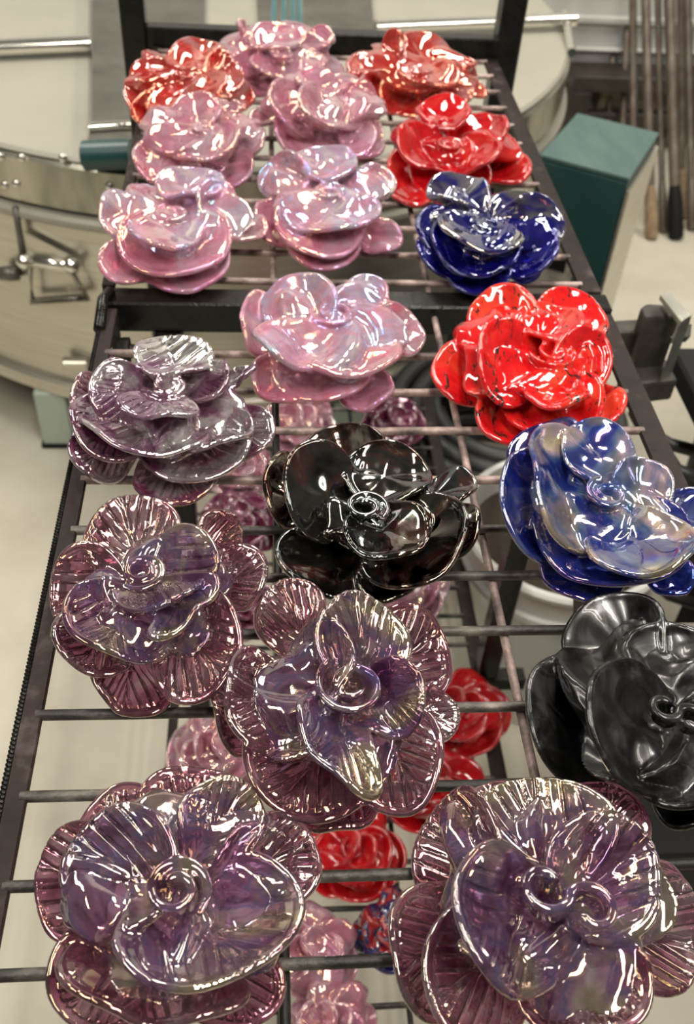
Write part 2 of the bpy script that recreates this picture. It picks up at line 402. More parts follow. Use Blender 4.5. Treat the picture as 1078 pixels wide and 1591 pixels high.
def set_uv(me, UU):
    ul = me.uv_layers.new(name='UVMap'); li = np.zeros(len(me.loops), dtype=np.int32); me.loops.foreach_get('vertex_index', li)
    ul.data.foreach_set('uv', UU[li].ravel().astype(np.float32))
def link_mesh(name, V, F, UU, m, parent, normals=None):
    me = bpy.data.meshes.new(name); me.from_pydata((V - np.array(parent.location)).tolist(), [], F)
    me.polygons.foreach_set('use_smooth', [True] * len(me.polygons))
    set_uv(me, UU); me.materials.append(m); me.update()
    if normals is not None: me.normals_split_custom_set_from_vertices(normals.tolist())
    o = bpy.data.objects.new(name, me); o.parent = parent; COL.objects.link(o)
    return o
def face_normals(X, Q):
    fn = np.cross(X[Q[:, 2]] - X[Q[:, 0]], X[Q[:, 3]] - X[Q[:, 1]]); Nn = np.zeros(X.shape)
    for c in range(4):
        for k in range(3): Nn[:, k] += np.bincount(Q[:, c], fn[:, k], len(X))
    return vn(Nn)
def vein_height(UV):
    u, v = UV[:, 0], np.abs(UV[:, 1])
    t = (u - 1.55 * v) * 2.5
    fr = np.abs((t + 20) % 1 - .5)
    hv = np.minimum(np.clip(fr * 5.0, 0, 1), np.clip(v * 12.0, 0, 1)); hv = hv * hv * (3 - 2 * hv)
    rho = np.hypot(u, v)
    return (1 - hv) * np.clip((u + .25) / .4, 0, 1) * np.clip((.93 - rho) / .08, 0, 1)
def melt(parts, root, voxel, iters, veins=0.):
    """run the parts into one another like hot glass, then cut the skin back into the parts"""
    from mathutils.bvhtree import BVHTree
    V = np.concatenate([p['V'] for p in parts]); n = 0; F = []; pid = []
    for k, p in enumerate(parts):
        F += [tuple(i + n for i in f) for f in p['F']]; n += len(p['V']); pid += [k] * len(p['V'])
    pid = np.array(pid); UV = np.concatenate([p['UV'] for p in parts])
    me = bpy.data.meshes.new('tmp'); me.from_pydata(V.tolist(), [], F); me.update()
    o = bpy.data.objects.new('tmp', me); COL.objects.link(o)
    md = o.modifiers.new('r', 'REMESH'); md.mode = 'VOXEL'; md.voxel_size = voxel; md.adaptivity = 0
    dg = bpy.context.evaluated_depsgraph_get(); ev = o.evaluated_get(dg); em = ev.to_mesh()
    nv = len(em.vertices); X = np.empty(nv * 3, dtype=np.float32); em.vertices.foreach_get('co', X); X = X.reshape(-1, 3).astype(float)
    nf = len(em.polygons); Q = np.empty(len(em.loops), dtype=np.int32); em.loops.foreach_get('vertex_index', Q); Q = Q.reshape(-1, 4)
    ev.to_mesh_clear(); bpy.data.objects.remove(o); bpy.data.meshes.remove(me)
    E0 = np.concatenate([Q[:, [0, 1]], Q[:, [1, 2]], Q[:, [2, 3]], Q[:, [3, 0]]]); A, B = E0[:, 0], E0[:, 1]
    deg = np.bincount(A, minlength=nv) + np.bincount(B, minlength=nv)
    for it in range(iters):
        S_ = np.stack([np.bincount(A, X[B, k], nv) + np.bincount(B, X[A, k], nv) for k in range(3)], 1) / np.maximum(deg, 1)[:, None]
        f = .62 if it % 2 == 0 else (-.50 if it < iters - 2 else .3)
        X = X + (S_ - X) * f
    X[:, 2] = np.maximum(X[:, 2], parent_floor(root) - .0004)
    Nn = face_normals(X, Q)
    tri = []; tpart = []
    for f in F:
        for c in range(1, len(f) - 1): tri.append((f[0], f[c], f[c + 1])); tpart.append(pid[f[0]])
    bvh = BVHTree.FromPolygons(V.tolist(), tri); fnr = bvh.find_nearest
    hit = [fnr(p) for p in X.tolist()]
    hi = np.array([h[2] for h in hit]); hp = np.array([tuple(h[0]) for h in hit]); tri = np.array(tri); tpart = np.array(tpart)
    a, b, c = V[tri[hi, 0]], V[tri[hi, 1]], V[tri[hi, 2]]
    v0, v1, v2 = b - a, c - a, hp - a
    d00, d01, d11, d20, d21 = [(x * y).sum(1) for x, y in ((v0, v0), (v0, v1), (v1, v1), (v2, v0), (v2, v1))]
    den = np.maximum(d00 * d11 - d01 * d01, 1e-18); wb = np.clip((d11 * d20 - d01 * d21) / den, 0, 1); wc = np.clip((d00 * d21 - d01 * d20) / den, 0, 1)
    vuv = UV[tri[hi, 0]] * (1 - wb - wc)[:, None] + UV[tri[hi, 1]] * wb[:, None] + UV[tri[hi, 2]] * wc[:, None]
    vp = tpart[hi]
    for rnd_ in range(3):          # stray islands join the part round them
        lab = np.arange(nv); same = vp[A] == vp[B]; a_, b_ = A[same], B[same]
        while True:
            m_ = np.minimum(lab[a_], lab[b_]); new = lab.copy(); np.minimum.at(new, a_, m_); np.minimum.at(new, b_, m_); new = new[new]
            if (new == lab).all(): break
            lab = new
        cnt = np.bincount(lab, minlength=nv); best = {}
        for l in np.unique(lab):
            k = vp[l]
            if k not in best or cnt[l] > cnt[best[k]]: best[k] = l
        stray = lab != np.array([best.get(k, -1) for k in range(len(parts))])[vp]
        if not stray.any(): break
        cr = ~same; x_, y_ = np.concatenate([A[cr], B[cr]]), np.concatenate([B[cr], A[cr]])
        ok = stray[x_] & ~stray[y_]; tgt = {}
        for l, k in zip(lab[x_[ok]].tolist(), vp[y_[ok]].tolist()): tgt[l] = k
        for l, k in tgt.items(): vp[lab == l] = k
    fp = vp[Q[:, 0]]; out = []
    if veins: X = X + Nn * (vein_height(vuv) * veins)[:, None]; Nn = face_normals(X, Q)
    for k, p in enumerate(parts):
        q = Q[fp == k]
        if len(q) < 12: continue
        u, inv = np.unique(q, return_inverse=True)
        out.append(link_mesh(p['name'], X[u], inv.reshape(-1, 4).tolist(), vuv[u], p['m'], root, Nn[u]))
    return out
def parent_floor(p): return p.get('_z', 0.0) + .0044

def petal(root, T, hy, rad, spec, m, rs, ripple, near):
    cx, cy, a, b, ang, z = spec
    drape = hy < 800 and root['_z'] == 0 and z < .032 and cy - hy > .35 * rad and b < .62 * a and abs(math.sin(math.radians(ang))) < .6
    if drape:            # front petals of the roses farther off hang down as a skirt
        b2 = .74 * a; cy -= (b2 - b) * .93; b = b2; z += .010
    z += root['_z']; N = 56 if near else 40; M = 15 if near else 11
    Cd = at(cx, cy, z); dist = np.linalg.norm(Cd - CAM); view = (Cd - CAM) / dist
    if b > a: a, b, ang = b, a, ang + 90
    A = math.radians(ang); c = min(.97, max(.3, b / a))
    m3 = R_ * -math.sin(A) - U_ * math.cos(A)
    s_ = math.sqrt(1 - c * c)
    n1 = -view * c + m3 * s_; n2 = -view * c - m3 * s_
    n = n1 if n1[2] > n2[2] else n2
    fr = (cy - hy) / max(rad, 1)
    lim = math.radians(20 + 42 * min(1, max(0, .5 - .9 * fr)))
    if drape: lim = math.radians(40)
    tilt = math.acos(max(-1, min(1, n[2])))
    if tilt > lim:
        h = n - np.array([0, 0, n[2]]); h = h / np.linalg.norm(h); n = np.array([0, 0, math.cos(lim)]) + h * math.sin(lim)
    nv = -(n @ view)
    if nv < .42:
        for tt in np.linspace(.05, 1, 20):
            n_ = n * (1 - tt) - view * tt; n_ /= np.linalg.norm(n_)
            if -(n_ @ view) >= .42: n = n_; break
    fl = root['_z'] + .0045
    P = []
    wob = rs.uniform(0, 6.28, 3)
    for k in range(N):
        q = 2 * math.pi * k / N; rr = 1 + .030 * math.sin(2 * q + wob[0]) + .022 * math.sin(3 * q + wob[1]) + .012 * math.sin(5 * q + wob[2])
        ex, ey = a * math.cos(q) * rr, b * math.sin(q) * rr
        px, py = cx + ex * math.cos(A) - ey * math.sin(A), cy + ex * math.sin(A) + ey * math.cos(A)
        d = F_ + R_ * (px - 539) / FPX - U_ * (py - 795.5) / FPX
        t = ((Cd - CAM) @ n) / (d @ n); p = CAM + d * t
        if p[2] < fl: p = CAM + d * ((fl - CAM[2]) / d[2])
        P.append(p)
    P = np.array(P)
    Ts = T.copy(); Ts[2] = root['_z'] + max(.006, (z - root['_z']) * .45)
    e = Ts - Cd; el = np.linalg.norm(e)
    dirs = vn(P - Cd); ca = dirs @ (e / max(el, 1e-6))
    prad = np.linalg.norm(P - Cd, axis=1).mean()
    wgt = np.clip((ca - .35) / .65, 0, 1) ** 1.6 * (1 if el > prad * .55 else .25)
    Pr = P * (1 - wgt[:, None]) + Ts * wgt[:, None]
    rho = np.linspace(0, 1, M)[:, None, None] ** .85
    Cc = Cd * .85 + Ts * .15 if el > prad * .3 else Cd
    G_ = Cc + (Pr[None] - Cc) * rho
    cup = prad * rs.uniform(.10, .20)
    disp = -cup * (1 - rho[..., 0] ** 2.2)
    W = wave(G_, rs, 95 if near else 110, ripple)
    # folds that run from the throat to the rim
    phi = np.arctan2(dirs @ np.cross(n, e / max(el, 1e-6)), ca)
    fold = np.sin(phi * 3 + rs.uniform(0, 6.28))[None] * (rho[..., 0] ** 1.2) * (1 - .55 * rho[..., 0]) * ripple * 1.5
    W = W * (1 if near else 1.1); disp = disp + W * (1 - .55 * rho[..., 0] ** 4) + fold
    G_ = G_ + n * disp[..., None]
    rr = rho[..., 0]; uv = np.stack([-rr * ca[None] , rr * np.sin(phi)[None]], -1)
    return shell(G_, n, .0030 if near else .0038, 'petal', m, root, uv)

def bud(root, hx, hy, r, z, m, rs, style='spiral', flip=1):
    """rolled centre petal: a ribbon standing on edge in the throat, coiled once or into an S"""
    Z = z + root['_z']; c = at(hx, hy, Z); dist = np.linalg.norm(c - CAM); R0 = r * dist / FPX
    R0 *= 1.18 if style == 'spiral' else 1.35; H = 7; hgt = R0 * (.62 if style == 'spiral' else .6); pts = []; a0 = rs.uniform(0, 6.28); K = 72
    if style == 'spiral':
        for i in range(K):
            t = i / (K - 1); q = a0 + flip * 2 * math.pi * 1.55 * t; rr = R0 * (1 - .80 * t ** .85)
            pts.append((rr * math.cos(q), rr * math.sin(q), t))
    else:
        a0 = -.55
        for sgn in (1, -1):
            arm = []
            for i in range(K // 2):
                t = i / (K // 2 - 1); q = math.pi + 2 * math.pi * .86 * t; rr = R0 * .50 * (1 - .55 * t)
                x, y = R0 * .46 + rr * math.cos(q), -rr * math.sin(q)
                arm.append((sgn * (x * math.cos(a0) - y * math.sin(a0)), sgn * (x * math.sin(a0) + y * math.cos(a0)), .5 + sgn * .5 * t))
            pts = arm + pts if sgn < 0 else arm
            if sgn < 0: pts = arm[::-1] + [p for p in pts[len(arm) + 1:]]
    P = np.array([(p[0], p[1]) for p in pts]); Tn = np.gradient(P, axis=0); Tn = vn(Tn); Nr = np.stack([-Tn[:, 1], Tn[:, 0]], 1)
    v = []; f = []; th = .0018 if style == 'spiral' else .0020; n = 2 * H
    for i in range(len(P)):
        for k in range(n):
            kk = k if k < H else n - 1 - k; s = kk / (H - 1); side = 1 if k < H else -1
            e = th * (1 + .7 * (s > .8)) * (.4 if kk == H - 1 else 1)
            outw = (1 if style == 'spiral' else 0) * .25 * R0 * s * s
            d = P[i] / max(np.linalg.norm(P[i]), 1e-6)
            xy = P[i] * (.80 + .20 * s) + Nr[i] * side * e + d * outw * .6
            v.append((c[0] + xy[0], c[1] + xy[1], max(Z - hgt + hgt * s + (.0009 if kk == H - 1 else 0), parent_floor(root))))
    for i in range(len(P) - 1):
        for k in range(n): f.append((i * n + k, i * n + (k + 1) % n, (i + 1) * n + (k + 1) % n, (i + 1) * n + k))
    f.append(tuple(range(n))[::-1]); f.append(tuple((len(P) - 1) * n + k for k in range(n)))
    return dict(V=np.array(v), F=f, UV=np.full((len(v), 2), -.6), name='bud', m=m)

def body(root, c, T, R, h, m, rs, floor_z):
    """solid glass mass under the petals: a fluted dome with a throat, pinched to the foot that stands on the wires"""
    N = 72; prof = [(.0, 0), (.22, 0), (.30, .04), (.42, .16), (.60, .32), (.80, .48), (.93, .62), (.97, .76), (.90, .90), (.74, 1.0), (.52, 1.04), (.32, .98), (.16, .82), (.07, .66), (0, .60)]
    ph = rs.uniform(0, 6.28, 4); v = []; f = []
    for i, (s, zz) in enumerate(prof):
        inner = max(0, (i - 7) / (len(prof) - 8))
        cx, cy = c[0] + (T[0] - c[0]) * .75 * inner, c[1] + (T[1] - c[1]) * .75 * inner
        for k in range(N):
            q = 2 * math.pi * k / N; lob = min(1, zz * 2.0)
            sw = 1.5 * inner
            fl = .11 * math.sin(5 * q + ph[0] + sw * 2) + .06 * math.sin(3 * q + ph[1]) + .035 * math.sin(9 * q + ph[3])
            r = R * s * (1 + fl * lob)
            v.append((cx + r * math.cos(q + sw), cy + r * math.sin(q + sw), floor_z + h * zz * (1 + .16 * math.sin(5 * q + ph[2]) * s + .07 * math.sin(8 * q + ph[0]) * s)))
    for i in range(len(prof) - 1):
        for k in range(N):
            l = (k + 1) % N; f.append((i * N + k, i * N + l, (i + 1) * N + l, (i + 1) * N + k))
    return dict(V=np.array(v), F=f, UV=np.full((len(v), 2), -.6), name='body', m=m)

def glass_rose(label, kind, heart, petals, seed, group=None, bodyc=None, zfl=0., ripple=.0034, bud_z=.046, body_r=.62, fuse=True, style='spiral'):
    rs = np.random.RandomState(seed); m = G[kind]
    xs = [p[0] for p in petals]; ys = [p[1] for p in petals]
    lo = min(p[0] - p[2] * abs(math.cos(math.radians(p[4]))) - p[3] * abs(math.sin(math.radians(p[4]))) for p in petals)
    hi = max(p[0] + p[2] * abs(math.cos(math.radians(p[4]))) + p[3] * abs(math.sin(math.radians(p[4]))) for p in petals)
    hx, hy, hr = heart; rad = (hi - lo) / 2
    cx, cy = bodyc or ((hi + lo) / 2, (min(ys) + max(ys)) / 2)
    base = at(cx, cy, zfl + .02); base[2] = zfl + .0042
    root = empty('glass_rose', base, label, 'glass flower', group); root['_z'] = zfl
    near = hy > 560 and zfl == 0
    dist = np.linalg.norm(base - CAM); R = rad * dist / FPX
    T = at(hx, hy, zfl + .03)
    low = G.get(kind + '_low', m)
    parts = [petal(root, T, hy, rad, sp, m if sp[5] > .039 else low, rs, ripple, near) for sp in petals]
    parts.append(bud(root, hx, hy, hr, bud_z, m, rs, style)); parts.append(body(root, base, T, R * (body_r if near else .74), .034 if near else .040, m, rs, zfl + .0044))
    if fuse: melt(parts, root, .00112 if near else (.0016), 7 if near else 13, -.0005 if kind in ('purple', 'silver') else 0.)
    else:
        for p in parts: link_mesh(p['name'], p['V'], p['F'], p['UV'], p['m'], root)
    del root['_z']
    return root

ROSES = [
 ('large ribbed purple glass rose with coiled centre at the front left corner', 'purple', (272, 1378, 40), [
  (130,1375,92,75,95,.020),(300,1268,88,76,0,.020),(200,1290,76,66,-30,.014),(430,1335,70,64,60,.020),(160,1520,88,80,60,.012),(355,1522,80,76,0,.013),
  (398,1352,68,60,90,.034),(235,1520,150,62,10,.028),(188,1352,98,84,110,.046),(345,1272,64,58,30,.046),(325,1430,146,98,-15,.048)], 1),
 ('ribbed purple glass rose in the middle of the front shelf, folded leaf-like petal across it', 'purple', (548, 1062, 44), [
  (375,1090,86,46,78,.014),(452,958,56,52,90,.020),(632,1018,76,64,60,.020),(674,1108,42,32,60,.014),(520,1248,62,40,0,.008),(480,1190,100,82,20,.024),(615,1176,90,68,100,.026),
  (400,1088,82,46,80,.032),(482,1060,102,52,110,.044),(562,1000,80,64,60,.050),(612,1085,58,46,100,.056),(527,1160,92,38,50,.056)], 2),
 ('large purple glass rose with golden sheen and S-shaped centre at the front right', 'purple', (885, 1392, 58), [
  (765,1258,44,38,0,.014),(938,1280,72,56,30,.020),(1012,1440,105,74,75,.018),(680,1480,102,72,80,.012),(708,1322,98,56,105,.030),(745,1510,110,85,80,.028),(910,1532,105,76,0,.034),
  (845,1292,106,84,0,.046),(940,1362,98,86,60,.048),(792,1432,118,78,70,.052)], 3),
 ('gunmetal black glass rose cut off by the right edge of the picture', 'black', (1055, 1105, 34), [
  (895,1120,102,72,60,.018),(955,985,78,62,-25,.028),(1075,1243,62,40,0,.016),(1150,1060,80,72,60,.028),(1060,1190,88,62,10,.036),(1130,1150,82,78,0,.040),(1048,1040,84,72,20,.042),(992,1130,108,74,65,.048)], 4),
 ('ribbed purple glass rose beside the left rail with a long diagonal fold', 'purple', (220, 885, 30), [
  (205,1060,62,48,30,.008),(370,900,50,42,-60,.014),(345,842,48,32,75,.030),(135,912,68,56,100,.030),(150,992,68,50,15,.028),(302,1000,90,68,100,.034),(205,835,74,60,-15,.038),
  (190,960,90,60,20,.040),(252,885,88,56,-25,.048),(285,945,70,18,-45,.056)], 5),
 ('silvery purple glass rose nearest the corner where the two shelves meet', 'silver', (260, 597, 24), [
  (155,712,50,30,35,.010),(272,752,64,30,-5,.010),(388,672,42,32,-60,.020),(140,622,44,28,90,.028),(178,684,70,24,12,.028),(300,700,90,44,-8,.024),(330,665,60,30,-12,.036),(365,585,32,8,-35,.044),
  (230,660,100,42,5,.040),(320,592,42,24,-45,.050),(182,610,50,40,80,.050),(270,552,58,30,0,.052),(245,630,60,18,5,.058)], 6),
 ('pale pink opal glass rose just in front of the middle crossbar', 'pink', (518, 483, 28), [
  (570,608,40,27,-30,.010),(440,600,50,24,20,.010),(505,585,80,34,0,.016),(405,502,46,29,85,.028),(622,512,42,29,70,.028),(530,545,95,34,0,.036),(568,460,34,31,0,.040),(466,472,58,44,-30,.046),(455,535,62,28,20,.046)], 7),
 ('opaque red glass rose with black specks near the right rail', 'redspeck', (862, 545, 30), [
  (790,650,52,38,30,.012),(725,582,54,44,20,.018),(920,625,50,31,0,.018),(860,640,76,34,0,.020),(885,496,58,42,15,.034),(780,492,54,44,-20,.038),(905,560,50,44,90,.044),(866,612,50,20,0,.042),(790,562,66,46,80,.046),(852,500,54,28,0,.050)], 8),
 ('blue lustre glass rose with gold and lilac sheen near the right rail', 'blue', (945, 765, 26), [
  (905,892,64,40,10,.010),(1040,895,36,28,0,.010),(1062,795,42,36,0,.018),(846,696,58,38,-30,.028),(950,850,120,58,10,.026),(835,786,88,52,70,.034),(1000,755,48,40,45,.044),(887,762,104,52,65,.044),(930,700,60,42,25,.050),(1000,845,82,46,-8,.050)], 9),
 ('black glass rose with dark red glints in the middle of the front shelf', 'blackred', (568, 785, 28), [
  (600,905,46,26,0,.008),(500,876,72,46,25,.018),(446,762,56,34,85,.018),(692,830,58,38,-35,.018),(640,870,90,32,-28,.028),(695,762,44,26,-20,.030),(540,705,66,44,0,.034),(600,735,66,44,10,.046),(502,765,78,58,80,.048),(602,822,62,46,0,.050)], 10),
 ('dark navy glass rose with silvery sheen on the rear shelf', 'navy', (762, 345, 18), [
  (745,435,46,22,-8,.010),(690,400,42,24,25,.012),(815,425,26,9,15,.008),(810,400,56,26,-12,.018),(690,365,46,34,50,.030),(740,390,70,34,10,.030),(825,348,50,44,20,.044),(712,293,46,20,0,.054),(748,355,64,30,15,.050)], 11),
 ('glossy red glass rose with a cup-like top petal behind the navy rose', 'red', (700, 222, 18), [
  (640,275,48,38,70,.014),(700,285,62,28,0,.012),(775,258,48,27,5,.018),(755,206,38,22,-35,.038),(656,225,44,30,45,.044),(722,238,56,30,-10,.042),(690,172,40,21,0,.058)], 12),
 ('red glass rose with spiky right petals at the far right of the rear shelf', 'redgold', (650, 105, 14), [
  (640,160,52,22,12,.010),(598,145,44,28,30,.018),(690,140,44,22,5,.022),(728,138,28,9,12,.024),(572,112,36,24,30,.030),(718,103,22,8,-20,.040),(665,110,46,22,10,.046),(660,78,40,25,30,.050),(612,76,27,20,100,.054)], 13),
 ('red glass rose with golden sheen beside the left rear post', 'redgold', (290, 110, 15), [
  (250,183,44,18,0,.010),(358,156,36,16,20,.010),(310,165,50,20,0,.012),(222,150,32,26,60,.024),(236,113,32,23,-20,.038),(346,115,38,26,80,.044),(290,145,66,24,-20,.044),(305,86,44,27,0,.054)], 14),
 ('pink glass rose farthest back against the rear bar', 'rose', (440, 82, 14), [
  (395,125,44,24,25,.012),(452,130,56,22,0,.012),(500,108,34,20,20,.028),(375,90,38,24,30,.038),(378,44,13,5,60,.062),(495,60,24,15,0,.050),(448,96,60,22,0,.044),(430,56,43,21,0,.058)], 15),
 ('pink glass rose overlapping the farthest pink one, long folded left petal', 'rose', (502, 152, 15), [
  (472,215,50,26,35,.012),(540,222,44,20,0,.008),(560,208,42,32,45,.018),(412,180,23,14,0,.018),(558,150,29,21,30,.040),(456,166,48,28,55,.044),(512,165,52,30,30,.048),(500,128,40,17,15,.054)], 16),
 ('pink glass rose between the gold-sheened red rose and the left rail', 'rose', (318, 196, 15), [
  (290,268,56,24,0,.010),(356,265,40,28,-40,.010),(236,250,34,25,50,.022),(381,220,35,20,-25,.024),(259,218,30,22,0,.034),(355,175,21,8,-50,.044),(320,220,54,28,-20,.042),(302,176,41,29,-25,.052)], 17),
 ('pale pink glass rose at the front left of the rear shelf', 'pink', (268, 328, 22), [
  (200,415,46,25,12,.012),(288,426,68,24,-8,.010),(375,352,38,21,-5,.028),(270,392,84,36,0,.028),(182,332,38,24,75,.044),(336,320,42,28,75,.044),(256,360,56,22,10,.048),(295,283,52,22,0,.054)], 18),
 ('pale pink glass rose in the centre of the rear shelf', 'pink', (512, 295, 22), [
  (503,392,54,25,0,.010),(435,346,44,31,40,.018),(590,368,33,25,0,.018),(500,365,72,30,0,.026),(580,285,32,28,0,.040),(440,273,40,30,-50,.044),(515,330,72,28,-5,.044),(507,252,46,25,0,.054)], 19),
]
for lab, kind, heart, pts, seed in ROSES:
    glass_rose(lab, kind, heart, pts, seed, 'glass roses on the upper shelves', style='double' if seed in (3, 4) else 'spiral', bud_z={1: .057, 2: .062, 3: .068, 4: .059, 5: .058, 6: .054, 8: .052, 9: .050, 10: .056}.get(seed, .050))

def low_rose(label, kind, x, y, rpx, seed):
    """rose on the lower shelf: three tiers of petals round its heart, laid out from the shelf up"""
    rs = np.random.RandomState(seed); P = []
    c = at(x, y, LZ + .03); dist = np.linalg.norm(c - CAM); sq = .80
    a0 = rs.uniform(0, 360)
    for k in range(5):
        q = math.radians(a0 + 72 * k + rs.uniform(-10, 10)); P.append((x + .55 * rpx * math.cos(q), y + .52 * rpx * sq * math.sin(q) + .08 * rpx, .50 * rpx, .40 * rpx, math.degrees(q) + 90, .012 + .004 * rs.rand()))
    for k in range(4):
        q = math.radians(a0 + 30 + 90 * k + rs.uniform(-10, 10)); P.append((x + .36 * rpx * math.cos(q), y + .32 * rpx * sq * math.sin(q) - .04 * rpx, .44 * rpx, .34 * rpx, math.degrees(q) + 90, .034 + .004 * rs.rand()))
    for k in range(2):
        q = math.radians(a0 + 180 * k + 60); P.append((x + .18 * rpx * math.cos(q), y + .15 * rpx * math.sin(q) - .1 * rpx, .32 * rpx, .24 * rpx, math.degrees(q) + 90, .050))
    glass_rose(label, kind, (x, y - .08 * rpx, .18 * rpx), P, seed, 'glass roses on the lower shelf', (x, y), LZ, .0025, .048, fuse=False)
for a in [
 ('blurred pink glass rose on the lower shelf left of the leaf-folded purple rose', 'rose', 338, 1168, 82, 31),
 ('pink glass rose on the lower shelf seen under the pale opal rose', 'rose', 465, 655, 62, 32),
 ('dark plum glass rose on the lower shelf behind the black rose', 'plum', 610, 655, 52, 33),
 ('plum glass rose on the lower shelf left of the black rose', 'plum', 370, 812, 66, 34),
 ('pink glass rose on the lower shelf showing below the silvery rose', 'rose', 372, 725, 58, 35),
 ('plum glass rose on the lower shelf below the right edge of the long-folded rose', 'plum', 385, 945, 56, 36),
 ('pink glass rose on the lower shelf below the black rose', 'rose', 632, 910, 68, 37),
 ('red glass rose on the lower shelf right of the leaf-folded purple rose', 'red', 715, 1105, 80, 38),
 ('red glass rose on the lower shelf just above the golden-sheened purple rose', 'red', 675, 1225, 84, 39),
 ('red glass rose on the lower shelf between the two large front roses', 'red', 548, 1325, 84, 40),
 ('pink glass rose on the lower shelf beside the right edge of the coiled purple rose', 'rose', 480, 1482, 80, 41),
 ('pink glass rose lowest in the picture on the lower shelf', 'rose', 515, 1590, 72, 42),
 ('dark red and navy glass rose on the lower shelf between the two front roses', 'mosaic', 612, 1450, 66, 43),
]: low_rose(*a)

# small coloured glass balls on the lower shelf far back
for lab, kind, x, y, r in (('orange glass ball on the lower shelf far back', 'orange', 394, 416, .022), ('pink glass ball beside the orange one', 'rose', 362, 424, .020)):
    c = at(x, y, LZ + .003 + r); mb = MB()
    mb.lathe([(r * math.sin(t), r * .93 * -math.cos(t)) for t in np.linspace(0.001, math.pi - .3, 16)] + [(r * .22, r * 1.02), (r * .12, r * 1.0), (.0001, r * .9)], (c[0], c[1], LZ + .003 + r * .93), 24)
    tag(mb.build('glass_ball', G[kind], smooth=True), lab, 'glass ball', 'glass balls on the lower shelf')

# ---------------------------------------------------------------- kiln behind the rack
KC = np.array([.026, 2.18]); KR = .80; KT = -.235
kiln = empty('round_kiln', (KC[0], KC[1], FLOOR), 'large round steel kiln with cream lid standing behind the rack', 'kiln')
def ring(r, z0, z1, bev=.006):
    return MB().lathe([(r - .05, z0), (r - bev, z0), (r, z0 + bev), (r, z1 - bev), (r - bev, z1), (r - .05, z1)], (KC[0], KC[1], 0), 128)
part(MB().lathe([(0, KT - .012), (KR - .012, KT - .012), (KR - .006, KT - .006), (KR - .012, KT), (0, KT + .0001)], (KC[0], KC[1], 0), 128), 'lid_top', M_lid, kiln, smooth=True, angle=30)
part(ring(KR, KT - .10, KT - .010), 'lid_band', M_band, kiln, label='shiny steel band round the lid', smooth=True, angle=40)
part(ring(KR + .012, KT - .125, KT - .104), 'gasket', M_lid, kiln, smooth=True, angle=40)
part(MB().lathe([(0, -.75), (KR - .01, -.75), (KR - .005, -.745), (KR - .005, KT - .127), (0, KT - .127)], (KC[0], KC[1], 0), 128), 'drum', M_steel, kiln, smooth=True, angle=30)
part(ring(KR + .010, -.755, -.715), 'base_ring', M_steel, kiln, smooth=True, angle=40)
def kp(a, r=KR): a = math.radians(a); return np.array([KC[0] + r * math.cos(a), KC[1] + r * math.sin(a)])
l0 = at(92, 690, FLOOR)
for dx, dy in ((0, 0), (.62, -.02), (-.30, 1.1), (.9, 1.1)):
    part(MB().box((l0[0] + dx - .03, l0[1] + dy - .012, FLOOR), (l0[0] + dx + .035, l0[1] + dy + .05, -.752), bev=.004), 'leg', M_pale, kiln)
    part(MB().box((l0[0] + dx - .034, l0[1] + dy - .016, FLOOR), (l0[0] + dx + .039, l0[1] + dy + .054, FLOOR + .012), bev=.002), 'foot', M_black, kiln)
# latch on the drum
La = math.degrees(math.atan2(1.46 - KC[1], -.27 - KC[0])); 
def onk(px, py, off=0.0):
    """point of the kiln's cylinder seen at a pixel"""
    d = F_ + R_ * (px - 539) / FPX - U_ * (py - 795.5) / FPX
    o = CAM[:2] - KC; A = d[:2] @ d[:2]; B = o @ d[:2]; C_ = o @ o - (KR + off) ** 2
    t = (-B - math.sqrt(B * B - A * C_)) / A; return CAM + d * t
latch_frame = [onk(x, y, .015) for x, y in ((45, 408), (108, 415), (134, 462), (50, 468))]
part(MB().tube(latch_frame, .009, 8, closed=True), 'handle', M_chrome, kiln, label='wire loop of the latch', smooth=True)
part(MB().tube([onk(38, 406, .016), onk(112, 412, .016)], .010, 10), 'latch_bar', M_chrome, kiln, smooth=True)
for x, y in ((38, 406), (112, 412)):
    c = onk(x, y, .016); part(MB().lathe([(0, -.014), (.011, -.012), (.016, 0), (.011, .012), (0, .014)], c, 12), 'knob', M_chrome, kiln, smooth=True)
q = [onk(36, 352, .004), onk(30, 340, .004), onk(108, 395, .004), onk(112, 380, .004)]
part(MB().tube([onk(24, 322, .01), onk(36, 400, .012)], .006, 8), 'latch_arm', M_dull, kiln, smooth=True)
pl = [onk(x, y, .006) for x, y in ((38, 360), (112, 398), (112, 408), (38, 402))]
pl2 = [p + np.array([0, -.004, 0]) for p in pl]
part(MB().add([*pl, *pl2], [(0,1,2,3), (7,6,5,4), (0,4,5,1), (1,5,6,2), (2,6,7,3), (3,7,4,0)]), 'latch_plate', M_steel, kiln)
c = onk(15, 425, .01); part(MB().lathe([(0, -.02), (.012, -.018), (.014, 0), (.012, .018), (0, .02)], c, 12, axis='x'), 'knob', M_dull, kiln, smooth=True)
c = onk(118, 565, .008); part(MB().box((c[0] - .025, c[1] - .012, c[2] - .012), (c[0] + .025, c[1] + .01, c[2] + .012), bev=.003), 'latch_plate', M_steel, kiln)
# bars across the lid
def bar(p0, p1, r, m, name, **kw): return part(MB().tube([p0, p1], r, 12), name, m, kiln, smooth=True, angle=40, **kw)
zb = KT + .02
bar(at(-120, 79, zb), at(140, 68, zb), .017, M_chrome, 'lid_bar')
bar(at(318, 54, zb), at(380, 51, zb), .014, M_chrome, 'lid_bar')
bar(at(583, 42, zb), at(893, 31, zb), .014, M_chrome, 'lid_bar')
bar(at(877, 22, zb), at(888, 82, zb - .02), .010, M_chrome, 'lid_bar')
